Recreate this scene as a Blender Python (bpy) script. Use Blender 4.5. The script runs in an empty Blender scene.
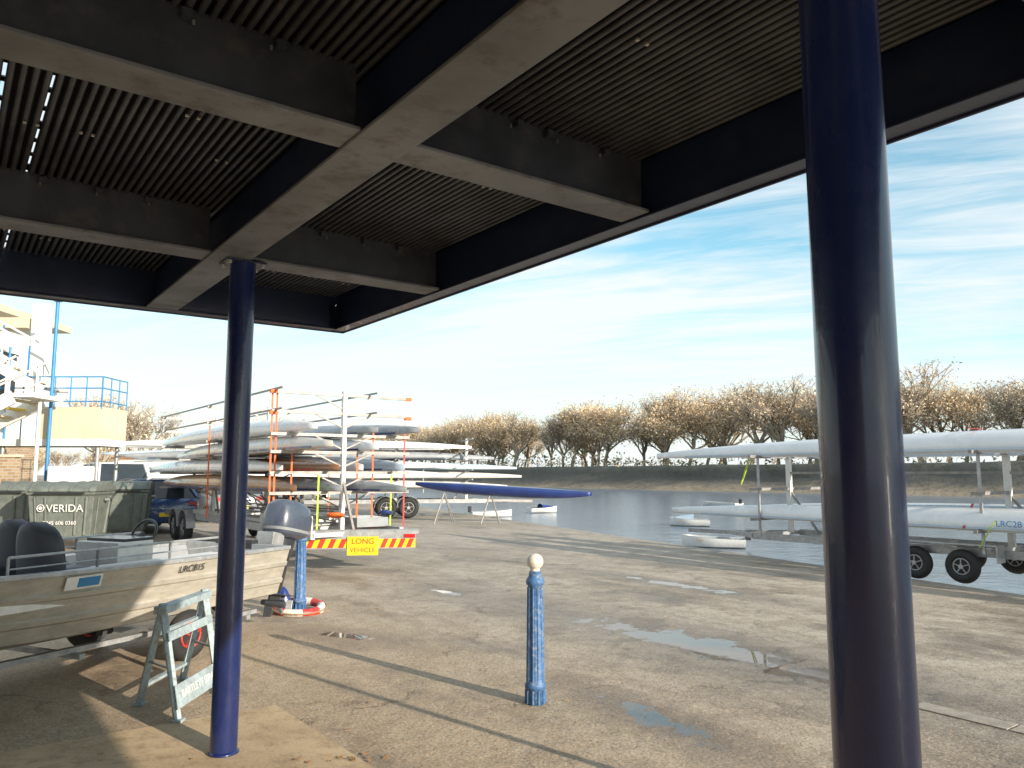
import bpy, math, random
from mathutils import Matrix, Vector, noise
random.seed(7)
sc=bpy.context.scene
COL=sc.collection
V=Vector

# ---------------------------------------------------------------- materials
class NT:
    def __init__(s,nt): s.nt=nt
    def n(s,t,**k):
        nd=s.nt.nodes.new(t)
        for a,b in k.items(): setattr(nd,a,b)
        return nd
    def l(s,a,b): s.nt.links.new(a,b)
    def math(s,op,a,b=None,c=None,clamp=False):
        nd=s.n('ShaderNodeMath',operation=op); nd.use_clamp=clamp
        for i,x in enumerate((a,b,c)):
            if x is None: continue
            if isinstance(x,(int,float)): nd.inputs[i].default_value=x
            else: s.l(x,nd.inputs[i])
        return nd.outputs[0]
    def mix(s,f,a,b,blend='MIX'):
        nd=s.n('ShaderNodeMix',data_type='RGBA',blend_type=blend)
        for i,x in ((0,f),(6,a),(7,b)):
            if isinstance(x,(int,float)): nd.inputs[i].default_value=x
            elif isinstance(x,tuple): nd.inputs[i].default_value=(*x,1) if len(x)==3 else x
            else: s.l(x,nd.inputs[i])
        return nd.outputs[2]
    def noise(s,vec,scale,detail=4,rough=.55,dist=0):
        nd=s.n('ShaderNodeTexNoise'); nd.inputs['Scale'].default_value=scale
        nd.inputs['Detail'].default_value=detail; nd.inputs['Roughness'].default_value=rough
        nd.inputs['Distortion'].default_value=dist
        if vec is not None: s.l(vec,nd.inputs['Vector'])
        return nd.outputs['Fac']
    def ramp(s,f,lo,hi):
        nd=s.n('ShaderNodeMapRange'); nd.clamp=True
        nd.inputs[1].default_value=lo; nd.inputs[2].default_value=hi
        s.l(f,nd.inputs[0]); return nd.outputs[0]
    def vec(s,v,scale=(1,1,1),rot=(0,0,0),loc=(0,0,0)):
        nd=s.n('ShaderNodeMapping'); nd.inputs['Scale'].default_value=scale
        nd.inputs['Rotation'].default_value=rot; nd.inputs['Location'].default_value=loc
        s.l(v,nd.inputs['Vector']); return nd.outputs[0]
MATS={}
def newmat(name):
    m=bpy.data.materials.new(name); m.use_nodes=True
    t=NT(m.node_tree); p=m.node_tree.nodes['Principled BSDF']; MATS[name]=m
    return m,t,p
def mat(name,col,rough=.5,metal=0,var=.18,scale=3,bump=0,bscale=60,coat=0,dirt=None,dirtamt=.5,stretch=(1,1,1)):
    m,t,p=newmat(name)
    g=t.n('ShaderNodeNewGeometry').outputs['Position']
    gv=t.vec(g,stretch)
    f=t.ramp(t.noise(gv,scale,5),.3,.7)
    a=tuple(c*(1-var) for c in col); b=tuple(min(1,c*(1+var)) for c in col)
    c=t.mix(f,a,b)
    if dirt:
        d=t.ramp(t.noise(gv,scale*2.3,6,.7),.5,.68)
        d=t.math('MULTIPLY',d,dirtamt)
        c=t.mix(d,c,dirt)
    t.l(c,p.inputs['Base Color'])
    r=t.math('ADD',t.math('MULTIPLY',t.noise(gv,scale*4,4),.25),rough-.12,clamp=True)
    t.l(r,p.inputs['Roughness'])
    p.inputs['Metallic'].default_value=metal
    p.inputs['Coat Weight'].default_value=coat
    if bump:
        bn=t.n('ShaderNodeBump'); bn.inputs['Strength'].default_value=bump; bn.inputs['Distance'].default_value=.01
        t.l(t.noise(g,bscale,4),bn.inputs['Height']); t.l(bn.outputs[0],p.inputs['Normal'])
    return m
mat('navy_paint',(.011,.021,.060),.38,coat=.2,var=.25,scale=2,bump=.12,bscale=25,dirt=(.035,.042,.07),dirtamt=.4)
mat('column_paint',(.008,.020,.105),.26,coat=.35,var=.25,scale=4,bump=.10,bscale=14,dirt=(.03,.04,.11),dirtamt=.35,stretch=(1,1,.4))
mat('beam_grey',(.150,.163,.185),.6,var=.35,scale=2.5,bump=.25,bscale=40,dirt=(.075,.068,.065),dirtamt=.85)
mat('beam_dark',(.040,.049,.068),.5,var=.4,scale=3,bump=.15,dirt=(.09,.085,.085),dirtamt=.6)
mat('deck_metal',(.058,.064,.075),.38,metal=.2,var=.4,scale=5,dirt=(.12,.12,.12),dirtamt=.4)
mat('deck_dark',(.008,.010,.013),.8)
mat('bolt',(.5,.48,.44),.5,metal=.3)
mat('bollard_blue',(.05,.14,.32),.5,var=.3,scale=14,bump=.35,bscale=80,dirt=(.28,.32,.35),dirtamt=.85)
mat('white_paint',(.78,.77,.74),.5,var=.08,scale=8,dirt=(.45,.40,.33),dirtamt=.35)
mat('alu',(.50,.47,.41),.40,metal=.35,var=.15,scale=5,bump=.08,bscale=20,dirt=(.28,.24,.17),dirtamt=.4,stretch=(1,1,4))
mat('galv',(.42,.43,.44),.45,metal=.5,var=.2,scale=10,bump=.1,dirt=(.22,.19,.16),dirtamt=.4)
mat('rack_steel',(.30,.29,.28),.5,metal=.3,var=.25,scale=6,dirt=(.25,.14,.08),dirtamt=.5)
mat('trestle_paint',(.34,.42,.45),.55,var=.2,scale=12,bump=.2,dirt=(.15,.13,.11),dirtamt=.6)
mat('rubber',(.022,.022,.022),.75,bump=.2)
mat('black_plastic',(.025,.027,.032),.35,coat=.2)
mat('motor_cowl',(.06,.075,.11),.28,coat=.5)
mat('seat_vinyl',(.06,.07,.09),.5)
mat('red_paint',(.5,.03,.03),.4,var=.25,scale=12,dirt=(.45,.3,.25),dirtamt=.5)
mat('buoy_white',(.66,.62,.56),.6,var=.15,scale=12,dirt=(.36,.30,.24),dirtamt=.6)
mat('orange_strap',(.75,.13,.02),.6)
mat('lime_strap',(.45,.65,.04),.6)
mat('yellow_sign',(.85,.62,.02),.45)
mat('red_sign',(.65,.05,.03),.4)
mat('shell_white',(.74,.76,.78),.25,coat=.4,var=.06,scale=1.4,dirt=(.55,.55,.53),dirtamt=.4)
mat('shell_cream',(.62,.60,.54),.25,coat=.5,var=.06)
mat('shell_blue',(.42,.52,.62),.25,coat=.5,var=.08)
mat('shell_navy',(.015,.035,.16),.22,coat=.5)
mat('shell_brown',(.26,.13,.06),.3,coat=.4)
mat('shell_grey',(.28,.30,.32),.3,coat=.4)
mat('bin_grey',(.13,.15,.135),.55,var=.2,scale=5,bump=.1,dirt=(.24,.23,.20),dirtamt=.5)
mat('blue_rail',(.04,.22,.46),.45)
mat('cream_render',(.62,.54,.40),.8,var=.12,scale=1.5,bump=.15)
mat('white_render',(.72,.71,.67),.8,var=.08,scale=1.5,bump=.15)
mat('kerb_stone',(.34,.30,.25),.85,var=.25,scale=5,bump=.3,dirt=(.20,.16,.12),dirtamt=.7)
mat('glass_dark',(.03,.04,.05),.08)
mat('car_blue',(.03,.08,.22),.25,coat=.8); mat('car_white',(.7,.7,.7),.3,coat=.8)
mat('car_dark',(.03,.03,.035),.25,coat=.8); mat('car_silver',(.35,.36,.38),.3,metal=.5,coat=.6)
mat('lamp_red',(.5,.02,.02),.2); mat('lamp_white',(.8,.8,.75),.2)
mat('bark',(.36,.30,.235),.9,var=.3,scale=1)
mat('leaf_tan',(.74,.53,.30),.8,var=.25,scale=.15)
mat('leaf_pale',(.80,.67,.48),.8,var=.2,scale=.15)
mat('leaf_green',(.13,.17,.07),.8,var=.4,scale=.4)
mat('leaf_litter',(.34,.17,.07),.8,var=.4,scale=30)
mat('slate',(.07,.07,.08),.7); mat('wood',(.34,.22,.12),.7,var=.3,scale=6)

def brick():
    m,t,p=newmat('brick')
    g=t.n('ShaderNodeTexCoord').outputs['Object']
    sep=t.n('ShaderNodeSeparateXYZ'); t.l(g,sep.inputs[0])
    cmb=t.n('ShaderNodeCombineXYZ'); t.l(t.math('ADD',sep.outputs[0],sep.outputs[1]),cmb.inputs[0]); t.l(sep.outputs[2],cmb.inputs[1])
    b=t.n('ShaderNodeTexBrick'); t.l(cmb.outputs[0],b.inputs['Vector'])
    b.inputs['Color1'].default_value=(.42,.30,.18,1); b.inputs['Color2'].default_value=(.30,.19,.11,1); b.inputs['Mortar'].default_value=(.42,.38,.32,1)
    b.inputs['Scale'].default_value=1; b.inputs['Brick Width'].default_value=.225; b.inputs['Row Height'].default_value=.075; b.inputs['Mortar Size'].default_value=.01
    t.l(b.outputs[0],p.inputs['Base Color']); p.inputs['Roughness'].default_value=.85
brick()

def ground_mat():
    m,t,p=newmat('asphalt_ground')
    g=t.n('ShaderNodeNewGeometry').outputs['Position']
    uv=t.vec(g,(1,1,1),(0,0,math.radians(-36.3)))
    sep=t.n('ShaderNodeSeparateXYZ'); t.l(uv,sep.inputs[0])
    big=t.noise(g,.35,5,.6); med=t.noise(g,1.7,6,.65); fine=t.noise(g,40,4,.7)
    streak=t.noise(t.vec(uv,(1.6,.22,1)),1.2,5,.6)
    c=t.mix(t.ramp(big,.40,.60),(.235,.190,.142),(.42,.355,.280))
    c=t.mix(t.math('MULTIPLY',t.ramp(streak,.44,.58),.65),c,(.50,.435,.35))
    c=t.mix(t.math('MULTIPLY',t.ramp(med,.50,.60),.65),c,(.175,.132,.092))
    c=t.mix(t.math('MULTIPLY',t.ramp(t.noise(g,5.5,6,.7),.51,.64),.55),c,(.135,.105,.08))
    fg=t.ramp(t.math('ADD',sep.outputs[1],t.math('MULTIPLY',big,6)),9,20)
    c=t.mix(t.math('MULTIPLY',fg,.5),c,(.33,.305,.27))
    d=t.math('ADD',sep.outputs[0],t.math('MULTIPLY',med,2.5))
    dirtm=t.math('SUBTRACT',1,t.ramp(d,3.8,6.8))
    c=t.mix(t.math('MULTIPLY',dirtm,.62),c,(.46,.31,.16))
    vo=t.n('ShaderNodeTexVoronoi'); vo.inputs['Scale'].default_value=85; t.l(g,vo.inputs['Vector'])
    sp=t.n('ShaderNodeSeparateColor'); t.l(vo.outputs['Color'],sp.inputs[0])
    c=t.mix(t.math('MULTIPLY',t.ramp(sp.outputs[0],.74,.95),.5),c,(.64,.57,.48))
    c=t.mix(t.math('MULTIPLY',t.ramp(sp.outputs[1],.72,.95),.6),c,(.08,.06,.045))
    c=t.mix(t.ramp(fine,.3,.7),c,t.mix(.35,c,(.60,.52,.42)))
    wv=t.n('ShaderNodeVectorMath',operation='ADD'); t.l(g,wv.inputs[0])
    nz=t.n('ShaderNodeTexNoise'); nz.inputs['Scale'].default_value=1.3; nz.inputs['Detail'].default_value=7; nz.inputs['Roughness'].default_value=.7; t.l(g,nz.inputs['Vector']); t.l(nz.outputs['Color'],wv.inputs[1])
    cr=t.n('ShaderNodeTexVoronoi',feature='DISTANCE_TO_EDGE'); cr.inputs['Scale'].default_value=.27; t.l(wv.outputs[0],cr.inputs['Vector'])
    crm=t.math('MULTIPLY',t.math('SUBTRACT',1,t.ramp(cr.outputs['Distance'],.001,.010)),t.ramp(med,.46,.58))
    c=t.mix(t.math('MULTIPLY',crm,.5),c,(.10,.08,.06))
    def blob(cx,cy,ang,a,b,amp):
        mp=t.n('ShaderNodeMapping',vector_type='TEXTURE'); mp.inputs['Location'].default_value=(cx,cy,0)
        mp.inputs['Rotation'].default_value=(0,0,ang); mp.inputs['Scale'].default_value=(a,b,1000)
        t.l(g,mp.inputs['Vector'])
        ln=t.n('ShaderNodeVectorMath',operation='LENGTH'); t.l(mp.outputs[0],ln.inputs[0])
        v=t.math('ADD',ln.outputs['Value'],t.math('MULTIPLY',t.math('SUBTRACT',t.noise(g,3.2,7,.7),.5),amp))
        return t.math('SUBTRACT',1,v)
    bs=[blob(1.75,7.55,math.radians(-54),1.45,.27,5),blob(2.45,6.45,math.radians(-40),.62,.26,4.5),
        blob(-1.65,7.95,math.radians(-30),.30,.10,4),blob(.95,5.35,math.radians(-60),.40,.10,8),blob(-.9,10.8,math.radians(-50),.3,.10,4),
        blob(2.4,11.5,math.radians(-55),.9,.12,6)]
    mx=bs[0]
    for b in bs[1:]: mx=t.math('MAXIMUM',mx,b)
    pud=t.ramp(mx,0,.12); wet=t.ramp(mx,-3.6,.1)
    wn=t.noise(t.vec(uv,(1.1,.45,1)),1.0,7,.68)
    wet=t.math('MAXIMUM',wet,t.math('MULTIPLY',t.ramp(wn,.50,.63),.9))
    c=t.mix(t.math('MULTIPLY',wet,.85),c,t.mix(1.0,c,(.50,.45,.41),'MULTIPLY'))
    c=t.mix(t.math('MULTIPLY',pud,.7),c,(.12,.09,.065))
    t.l(c,p.inputs['Base Color'])
    r=t.math('SUBTRACT',.88,t.math('MULTIPLY',wet,.46))
    r=t.math('MULTIPLY',r,t.math('SUBTRACT',1,t.math('MULTIPLY',pud,.96)))
    t.l(r,p.inputs['Roughness'])
    h=t.math('ADD',t.math('MULTIPLY',sp.outputs[2],.2),t.math('ADD',fine,t.math('MULTIPLY',t.noise(g,7,5),2.2)))
    h=t.math('SUBTRACT',h,t.math('MULTIPLY',crm,.8))
    bn=t.n('ShaderNodeBump'); bn.inputs['Distance'].default_value=.012
    t.l(t.math('MULTIPLY',t.math('SUBTRACT',1,pud),.55),bn.inputs['Strength'])
    t.l(h,bn.inputs['Height']); t.l(bn.outputs[0],p.inputs['Normal'])
ground_mat()

def apron_mat():
    m,t,p=newmat('concrete_apron')
    g=t.n('ShaderNodeNewGeometry').outputs['Position']
    a=t.noise(g,1.2,6,.65); b=t.noise(g,50,4,.7)
    c=t.mix(t.ramp(a,.35,.65),(.38,.265,.145),(.60,.45,.27))
    c=t.mix(t.ramp(t.noise(g,6,6,.7),.48,.68),c,(.27,.18,.10))
    c=t.mix(t.math('MULTIPLY',t.ramp(b,.35,.65),.4),c,(.64,.51,.35))
    t.l(c,p.inputs['Base Color']); p.inputs['Roughness'].default_value=.85
    bn=t.n('ShaderNodeBump'); bn.inputs['Distance'].default_value=.006; bn.inputs['Strength'].default_value=.5
    t.l(t.math('ADD',b,a),bn.inputs['Height']); t.l(bn.outputs[0],p.inputs['Normal'])
apron_mat()
def water_mat():
    m,t,p=newmat('river_water')
    g=t.n('ShaderNodeNewGeometry').outputs['Position']
    p.inputs['Base Color'].default_value=(.18,.235,.30,1); p.inputs['Roughness'].default_value=.16
    p.inputs['IOR'].default_value=1.33; p.inputs['Specular IOR Level'].default_value=.8
    h=t.math('ADD',t.noise(t.vec(g,(1,1,1)),1.1,5,.6),t.math('MULTIPLY',t.noise(g,.16,3),1.5))
    bn=t.n('ShaderNodeBump'); bn.inputs['Distance'].default_value=.12; bn.inputs['Strength'].default_value=.5
    t.l(h,bn.inputs['Height']); t.l(bn.outputs[0],p.inputs['Normal'])
water_mat()
def bank_mat():
    m,t,p=newmat('far_bank')
    g=t.n('ShaderNodeNewGeometry').outputs['Position']
    sep=t.n('ShaderNodeSeparateXYZ'); t.l(g,sep.inputs[0])
    z=t.math('ADD',sep.outputs[2],t.math('MULTIPLY',t.noise(g,.25,6,.65),2.2))
    c=t.mix(t.ramp(z,.4,1.6),(.30,.245,.18),(.11,.105,.095))
    c=t.mix(t.ramp(z,3.0,4.2),c,(.16,.155,.13))
    c=t.mix(t.math('MULTIPLY',t.ramp(t.noise(g,1.1,6,.75),.48,.62),.65),c,(.075,.08,.05))
    t.l(c,p.inputs['Base Color']); p.inputs['Roughness'].default_value=.9
    bn=t.n('ShaderNodeBump'); bn.inputs['Distance'].default_value=.4; bn.inputs['Strength'].default_value=.8
    t.l(t.noise(g,.9,6,.7),bn.inputs['Height']); t.l(bn.outputs[0],p.inputs['Normal'])
bank_mat()
mat('far_land',(.10,.11,.055),.9,var=.3,scale=.1)

# ---------------------------------------------------------------- mesh builder
class B:
    def __init__(s,M=None): s.v=[];s.f=[];s.m=[];s.sm=[];s.names=[];s.M=M or Matrix()
    def mi(s,n):
        if n not in s.names: s.names.append(n)
        return s.names.index(n)
    def add(s,vs,fs,m,smooth=False):
        o=len(s.v); s.v+= [s.M@V(v) for v in vs]; i=s.mi(m)
        for f in fs: s.f.append([o+k for k in f]); s.m.append(i); s.sm.append(smooth)
    def box(s,c,size,m,R=None):
        c=V(c); h=[x/2 for x in size]; vs=[]
        for x in(-1,1):
            for y in(-1,1):
                for z in(-1,1):
                    q=V((x*h[0],y*h[1],z*h[2])); q=(R@q) if R else q; vs.append(c+q)
        s.add(vs,[(0,1,3,2),(4,6,7,5),(0,4,5,1),(2,3,7,6),(0,2,6,4),(1,5,7,3)],m)
    def frame(s,p0,p1,up=V((0,0,1))):
        d=(V(p1)-V(p0)).normalized(); x=d.cross(up)
        if x.length<1e-4: x=d.cross(V((0,1,0)))
        x.normalize(); y=x.cross(d); return Matrix((x,y,d)).transposed()
    def beam(s,p0,p1,w,h,m):
        p0,p1=V(p0),V(p1); s.box((p0+p1)/2,(w,h,(p1-p0).length),m,s.frame(p0,p1))
    def cyl(s,p0,p1,r0,m,r1=None,seg=10,cap=True):
        r1=r0 if r1 is None else r1; p0,p1=V(p0),V(p1); R=s.frame(p0,p1); vs=[]
        for p,r in((p0,r0),(p1,r1)):
            for i in range(seg):
                a=2*math.pi*i/seg; vs.append(p+R@V((r*math.cos(a),r*math.sin(a),0)))
        fs=[(i,(i+1)%seg,seg+(i+1)%seg,seg+i) for i in range(seg)]
        s.add(vs,fs,m,True)
        if cap:
            s.add(vs,[tuple(range(seg))[::-1],tuple(range(seg,2*seg))],m,False)
    def lathe(s,c,prof,m,seg=20,R=None):
        c=V(c);vs=[]
        for r,z in prof:
            for i in range(seg):
                a=2*math.pi*i/seg; q=V((r*math.cos(a),r*math.sin(a),z)); vs.append(c+((R@q) if R else q))
        fs=[]
        for j in range(len(prof)-1):
            for i in range(seg):
                fs.append((j*seg+i,j*seg+(i+1)%seg,(j+1)*seg+(i+1)%seg,(j+1)*seg+i))
        fs.append(tuple(range(seg))[::-1]); fs.append(tuple(range((len(prof)-1)*seg,len(prof)*seg)))
        s.add(vs,fs,m,True)
    def loft(s,rings,m,closed=True,caps=True,smooth=True):
        n=len(rings[0]); vs=[q for r in rings for q in r]; fs=[]
        for j in range(len(rings)-1):
            for i in range(n if closed else n-1):
                k=(i+1)%n; fs.append((j*n+i,j*n+k,(j+1)*n+k,(j+1)*n+i))
        if caps and closed: fs+= [tuple(range(n))[::-1],tuple(range((len(rings)-1)*n,len(rings)*n))]
        s.add(vs,fs,m,smooth)
    def torus(s,c,R1,r,m,axis=V((0,0,1)),seg=28,sub=8,alt=None):
        Rm=s.frame(V((0,0,0)),axis); c=V(c); 
        for i in range(seg):
            vs=[]
            for k in(0,1):
                a=2*math.pi*(i+k)/seg
                for j in range(sub):
                    b=2*math.pi*j/sub; rr=R1+r*math.cos(b)
                    vs.append(c+Rm@V((rr*math.cos(a),rr*math.sin(a),r*math.sin(b))))
            mm=alt if (alt and (i*8//seg)%2) else m
            s.add(vs,[(j,(j+1)%sub,sub+(j+1)%sub,sub+j) for j in range(sub)],mm,True)
    def obj(s,name,parent=None,bevel=0):
        me=bpy.data.meshes.new(name); me.from_pydata([tuple(v) for v in s.v],[],s.f)
        for n in s.names: me.materials.append(MATS[n])
        me.polygons.foreach_set('material_index',s.m); me.polygons.foreach_set('use_smooth',s.sm)
        me.update(); o=bpy.data.objects.new(name,me); COL.objects.link(o)
        if parent:
            o.parent=parent; o.matrix_parent_inverse=Matrix.Translation(-parent.location)
        if bevel:
            b=o.modifiers.new('bevel','BEVEL'); b.width=bevel; b.segments=2; b.limit_method='ANGLE'
        return o
def empty(name,loc):
    e=bpy.data.objects.new(name,None); e.location=loc; e.empty_display_size=.3; COL.objects.link(e); return e
def text(body,loc,xd,up,size,m,parent=None,name='lettering',align='CENTER'):
    c=bpy.data.curves.new(name,'FONT'); c.body=body; c.size=size; c.extrude=.0015; c.align_x=align; c.align_y='CENTER'
    c.materials.append(MATS[m]); o=bpy.data.objects.new(name,c)
    x=V(xd).normalized(); z=x.cross(V(up)).normalized(); y=z.cross(x)
    M=Matrix((x,y,z)).transposed().to_4x4(); M.translation=V(loc)
    COL.objects.link(o)
    if parent:
        o.parent=parent; o.matrix_parent_inverse=Matrix.Translation(-parent.location)
    o.matrix_basis=M
    return o

ANG=math.radians(36.3)
RU=Matrix.Rotation(ANG,4,'Z')
D1=V((-math.sin(ANG),math.cos(ANG),0)); D2=V((math.cos(ANG),math.sin(ANG),0))
def uv(u,v,z=0): return D1*u+D2*v+V((0,0,z))

# ---------------------------------------------------------------- ground, river, banks
edge=[(60,-110),(30,-47),(14,-7.9),(6.0,11.7),(-.43,27.5),(-5,39),(-16,62),(-45,120),(-110,260),(-420,900)]
b=B(); poly=[(x,y,0) for x,y in edge]+[(-1500,900,0),(-1500,-110,0)]
b.add(poly,[tuple(range(len(poly)))[::-1]],'asphalt_ground'); 
b.obj('ground')
def offs(pts,d):
    out=[]
    for i,p in enumerate(pts):
        a=V((*pts[max(0,i-1)],0)); c=V((*pts[min(len(pts)-1,i+1)],0)); t=(c-a).normalized(); nrm=V((t.y,-t.x,0))
        out.append((p[0]+nrm.x*d,p[1]+nrm.y*d))
    return out
e1=offs(edge,.35); e2=offs(edge,9)
r=[[(x,y,z) for (x,y),z in zip(pp,[zz]*len(edge))] for pp,zz in ((edge,.0),(e1,-.004),(e2,-2.5))]
b=B(); b.loft([r[0],r[1]],'kerb_stone',closed=False); b.loft([r[1],r[2]],'asphalt_ground',closed=False)
b.obj('river_bank')
b=B(); b.add([(-1500,-600,-.9),(1500,-600,-.9),(1500,1500,-.9),(-1500,1500,-.9)],[(0,1,2,3)],'river_water'); b.obj('river')
far=[(260,-90),(140,0),(92,42),(53,85),(28,117),(2,151),(-22,185),(-50,235),(-110,330),(-300,700)]
f3=offs(far,7)
def rng(pp,z): return [(x,y,z) for x,y in pp]
def dense(pts,step):
    out=[]
    for i in range(len(pts)-1):
        a=V((*pts[i],0)); c=V((*pts[i+1],0)); n=max(1,int((c-a).length/step))
        for k in range(n): q=a.lerp(c,k/n); out.append((q.x,q.y))
    out.append(pts[-1]); return out
b=B(); rows=[]
fd=dense(far,2.5)
for d,z in((-3,-1.4),(-.8,-.95),(1,-.45),(2.6,.1),(4,.7),(5,1.2),(5.35,2.0),(5.6,2.85),(6.5,3.02)):
    rows.append([(x+noise.noise(V((x*.13,y*.13,z)))*1.2*(1 if z<1.5 else .15),y+noise.noise(V((x*.13+7,y*.13,z)))*1.2*(1 if z<1.5 else .15),z+noise.noise(V((x*.2,y*.2,z*3)))*.22) for x,y in offs(fd,d)])
b.loft(rows,'far_bank',closed=False,smooth=True)
b.obj('river_embankment')
b=B(); b.loft([rng(offs(far,5.7),2.8),rng(f3,3.0),rng(offs(far,60),3.0)],'far_land',closed=False)
far2=offs(far,60)
b.add([(x,y,3.0) for x,y in far2]+[(-300,1500,3),(1500,1500,3),(1500,-90,3)],[tuple(range(len(far2)+3))],'far_land')
b.obj('far_ground')
b=B()
rr=random.Random(3)
hl=offs(far,11)
for i in range(0,9):
    a=V((*hl[i],3)); c=V((*hl[i+1],3)); n=int((c-a).length*18)
    if i==8: n=n//3
    for k in range(n):
        q=a.lerp(c,rr.random())+V((rr.gauss(0,2.2),rr.gauss(0,2.2),0)); hh=.9+3.4*max(0,.5+.8*noise.noise(q*.09))
        zf=rr.random(); q.z+=zf*hh; s_=rr.uniform(.2,.5)
        d1=V([rr.gauss(0,1) for _ in range(3)]).normalized()*s_; d2=V([rr.gauss(0,1) for _ in range(3)]).normalized()*s_
        gn=noise.noise(q*.05+V((9,3,0)))
        b.add([q-d1,q+d2,q+d1],[(0,1,2)],rr.choice(['leaf_green','leaf_green','bark','leaf_tan'] if gn>.1 else ['leaf_tan','bark','leaf_pale','leaf_green']))
b.obj('far_bank_hedge')

# ---------------------------------------------------------------- trees
def tree_mesh(name,seed,H,leaf,nleaf,spread=1.0,fine=.17):
    R=random.Random(seed); b=B()
    def br(p,d,L,r,lev):
        seg=3; q=p
        for k in range(seg):
            d=(d+V((R.gauss(0,.13),R.gauss(0,.13),R.gauss(0,.06)))).normalized()
            nq=q+d*L/seg; rr0=r*(1-.25*k/seg); rr1=r*(1-.25*(k+1)/seg)
            b.cyl(q,nq,rr0,'bark',rr1,seg=5 if lev<2 else 3,cap=False); q=nq
            if lev>=2:
                for _ in range(nleaf):
                    c=q+V([R.gauss(0,.55) for _ in range(3)]); s_=R.uniform(.5,1.3)*fine
                    a=V([R.gauss(0,1) for _ in range(3)]).normalized()*s_; e=V([R.gauss(0,1) for _ in range(3)]).normalized()*s_
                    b.add([c-a,c+e,c+a],[(0,1,2)],R.choice(leaf))
                for _ in range(3):
                    c=q; e=(d*.5+V([R.gauss(0,.6) for _ in range(3)])).normalized()*R.uniform(.5,1.2)
                    w=d.cross(e).normalized()*.022
                    b.add([c-w,c+w,c+e],[(0,1,2)],'bark')
        if lev<4:
            n=[6,4,3,3][lev]
            for k in range(n):
                az=2*math.pi*(k+R.random()*.7)/n; tilt=R.uniform(.35,.85 if lev else 1.0)*spread if k else R.uniform(.05,.25)
                x=d.cross(V((0,0,1))); x=x.normalized() if x.length>.05 else V((1,0,0)); y=d.cross(x)
                nd=(d*math.cos(tilt)+(x*math.cos(az)+y*math.sin(az))*math.sin(tilt)+V((0,0,.16))).normalized()
                q0=q if k<2 else q.lerp(p,R.uniform(0,.35))
                br(q0,nd,L*R.uniform(.62,.95)*(1.25 if lev==0 else 1),r*.6,lev+1)
    br(V((0,0,0)),V((0,0,1)),H*.20,H*.02,0)
    me=b.obj(name); data=me.data; bpy.data.objects.remove(me); return data
TV=[tree_mesh('tree_crown_a',11,15,['leaf_tan','leaf_tan','leaf_pale'],5),
    tree_mesh('tree_crown_b',12,15,['leaf_pale','leaf_tan'],4),
    tree_mesh('tree_crown_c',13,14,['leaf_tan','leaf_pale','leaf_tan'],5,1.1),
    tree_mesh('tree_crown_d',15,15,['leaf_pale','bark'],3,.9),
    tree_mesh('tree_crown_e',19,15,['leaf_pale','leaf_tan','bark'],3,.8)]
TH=[max(v.co.z for v in m_.vertices) for m_ in TV]
row=empty('distant_tree_row',(20,130,3))
R=random.Random(5)
tl=offs(far,15); tl2=offs(far,25); tl3=offs(far,36)
for line,step,sc0 in((tl,7.6,1.0),(tl2,8.0,1.06),(tl3,11,1.12)):
    for i in range(1,len(line)-1):
        a=V((*line[i],3)); c=V((*line[i+1],3)); L=(c-a).length; n=max(1,int(L/step))
        if i>=8: n=n//3
        for k in range(n):
            q=a.lerp(c,(k+R.random()*.8)/n)+V((R.gauss(0,1.6),R.gauss(0,1.6),0))
            ti=R.randrange(5)
            o=bpy.data.objects.new('tree',TV[ti]); COL.objects.link(o); o.parent=row
            s_=R.uniform(10.5,15)*sc0/TH[ti]
            o.location=q-row.location; o.rotation_euler=(0,0,R.random()*6.28); w_=R.uniform(1.0,1.3); o.scale=(s_*w_,s_*w_,s_)
for (x,y,h,k) in((-30,62,8,3),(-27,85,9,1),(-40,75,10,0)):
    s_=h/TH[k]
    o=bpy.data.objects.new('bare_tree',TV[k]); COL.objects.link(o); o.location=(x,y,0); o.scale=(s_,)*3; o.rotation_euler=(0,0,x)
g=empty('background_trees',(-120,240,0))
for k in range(40):
    ti=R.randrange(5)
    o=bpy.data.objects.new('tree',TV[ti]); COL.objects.link(o); o.parent=g
    q=V((-200+k*3.6+R.gauss(0,3),215+R.gauss(0,12)+k*1.2,0)); s_=R.uniform(7,11)/TH[ti]
    o.location=q-g.location; o.scale=(s_*1.3,s_*1.3,s_); o.rotation_euler=(0,0,k)

# ---------------------------------------------------------------- canopy
cp=empty('canopy_roof',(0,0,3))
b=B(RU)
Z0=2.9; ZD=3.2
def ibeam_u(v,w,u0,u1,z,bot,side):
    b.box((v,(u0+u1)/2,z+.008),(w,u1-u0,.016),bot)
    b.box((v,(u0+u1)/2,z+.158),(w*.45,u1-u0,.282),side)
def ibeam_v(u,w,v0,v1,z,bot,side):
    b.box(((v0+v1)/2,u,z+.008),(v1-v0,w,.016),bot)
    b.box(((v0+v1)/2,u,z+.155),(v1-v0,w*.5,.276),side)
ibeam_u(1.335,.23,-6,6.50,Z0,'beam_grey','navy_paint')
ibeam_u(-3.4,.23,-6,6.50,Z0,'beam_grey','navy_paint')
b.box((2.925,.3,Z0+.17),(.014,12.66,.36),'navy_paint')
b.box((2.862,.3,Z0+.006),(.11,12.6,.012),'navy_paint')
b.box((2.84,.3,Z0+.165),(.02,12.55,.30),'navy_paint')
b.box((-2.5,6.625,Z0+.17),(10.85,.014,.36),'navy_paint')
b.box((-2.5,6.56,Z0+.004),(10.6,.11,.012),'navy_paint')
b.box((-2.5,6.535,Z0+.165),(10.5,.02,.30),'navy_paint')
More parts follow.
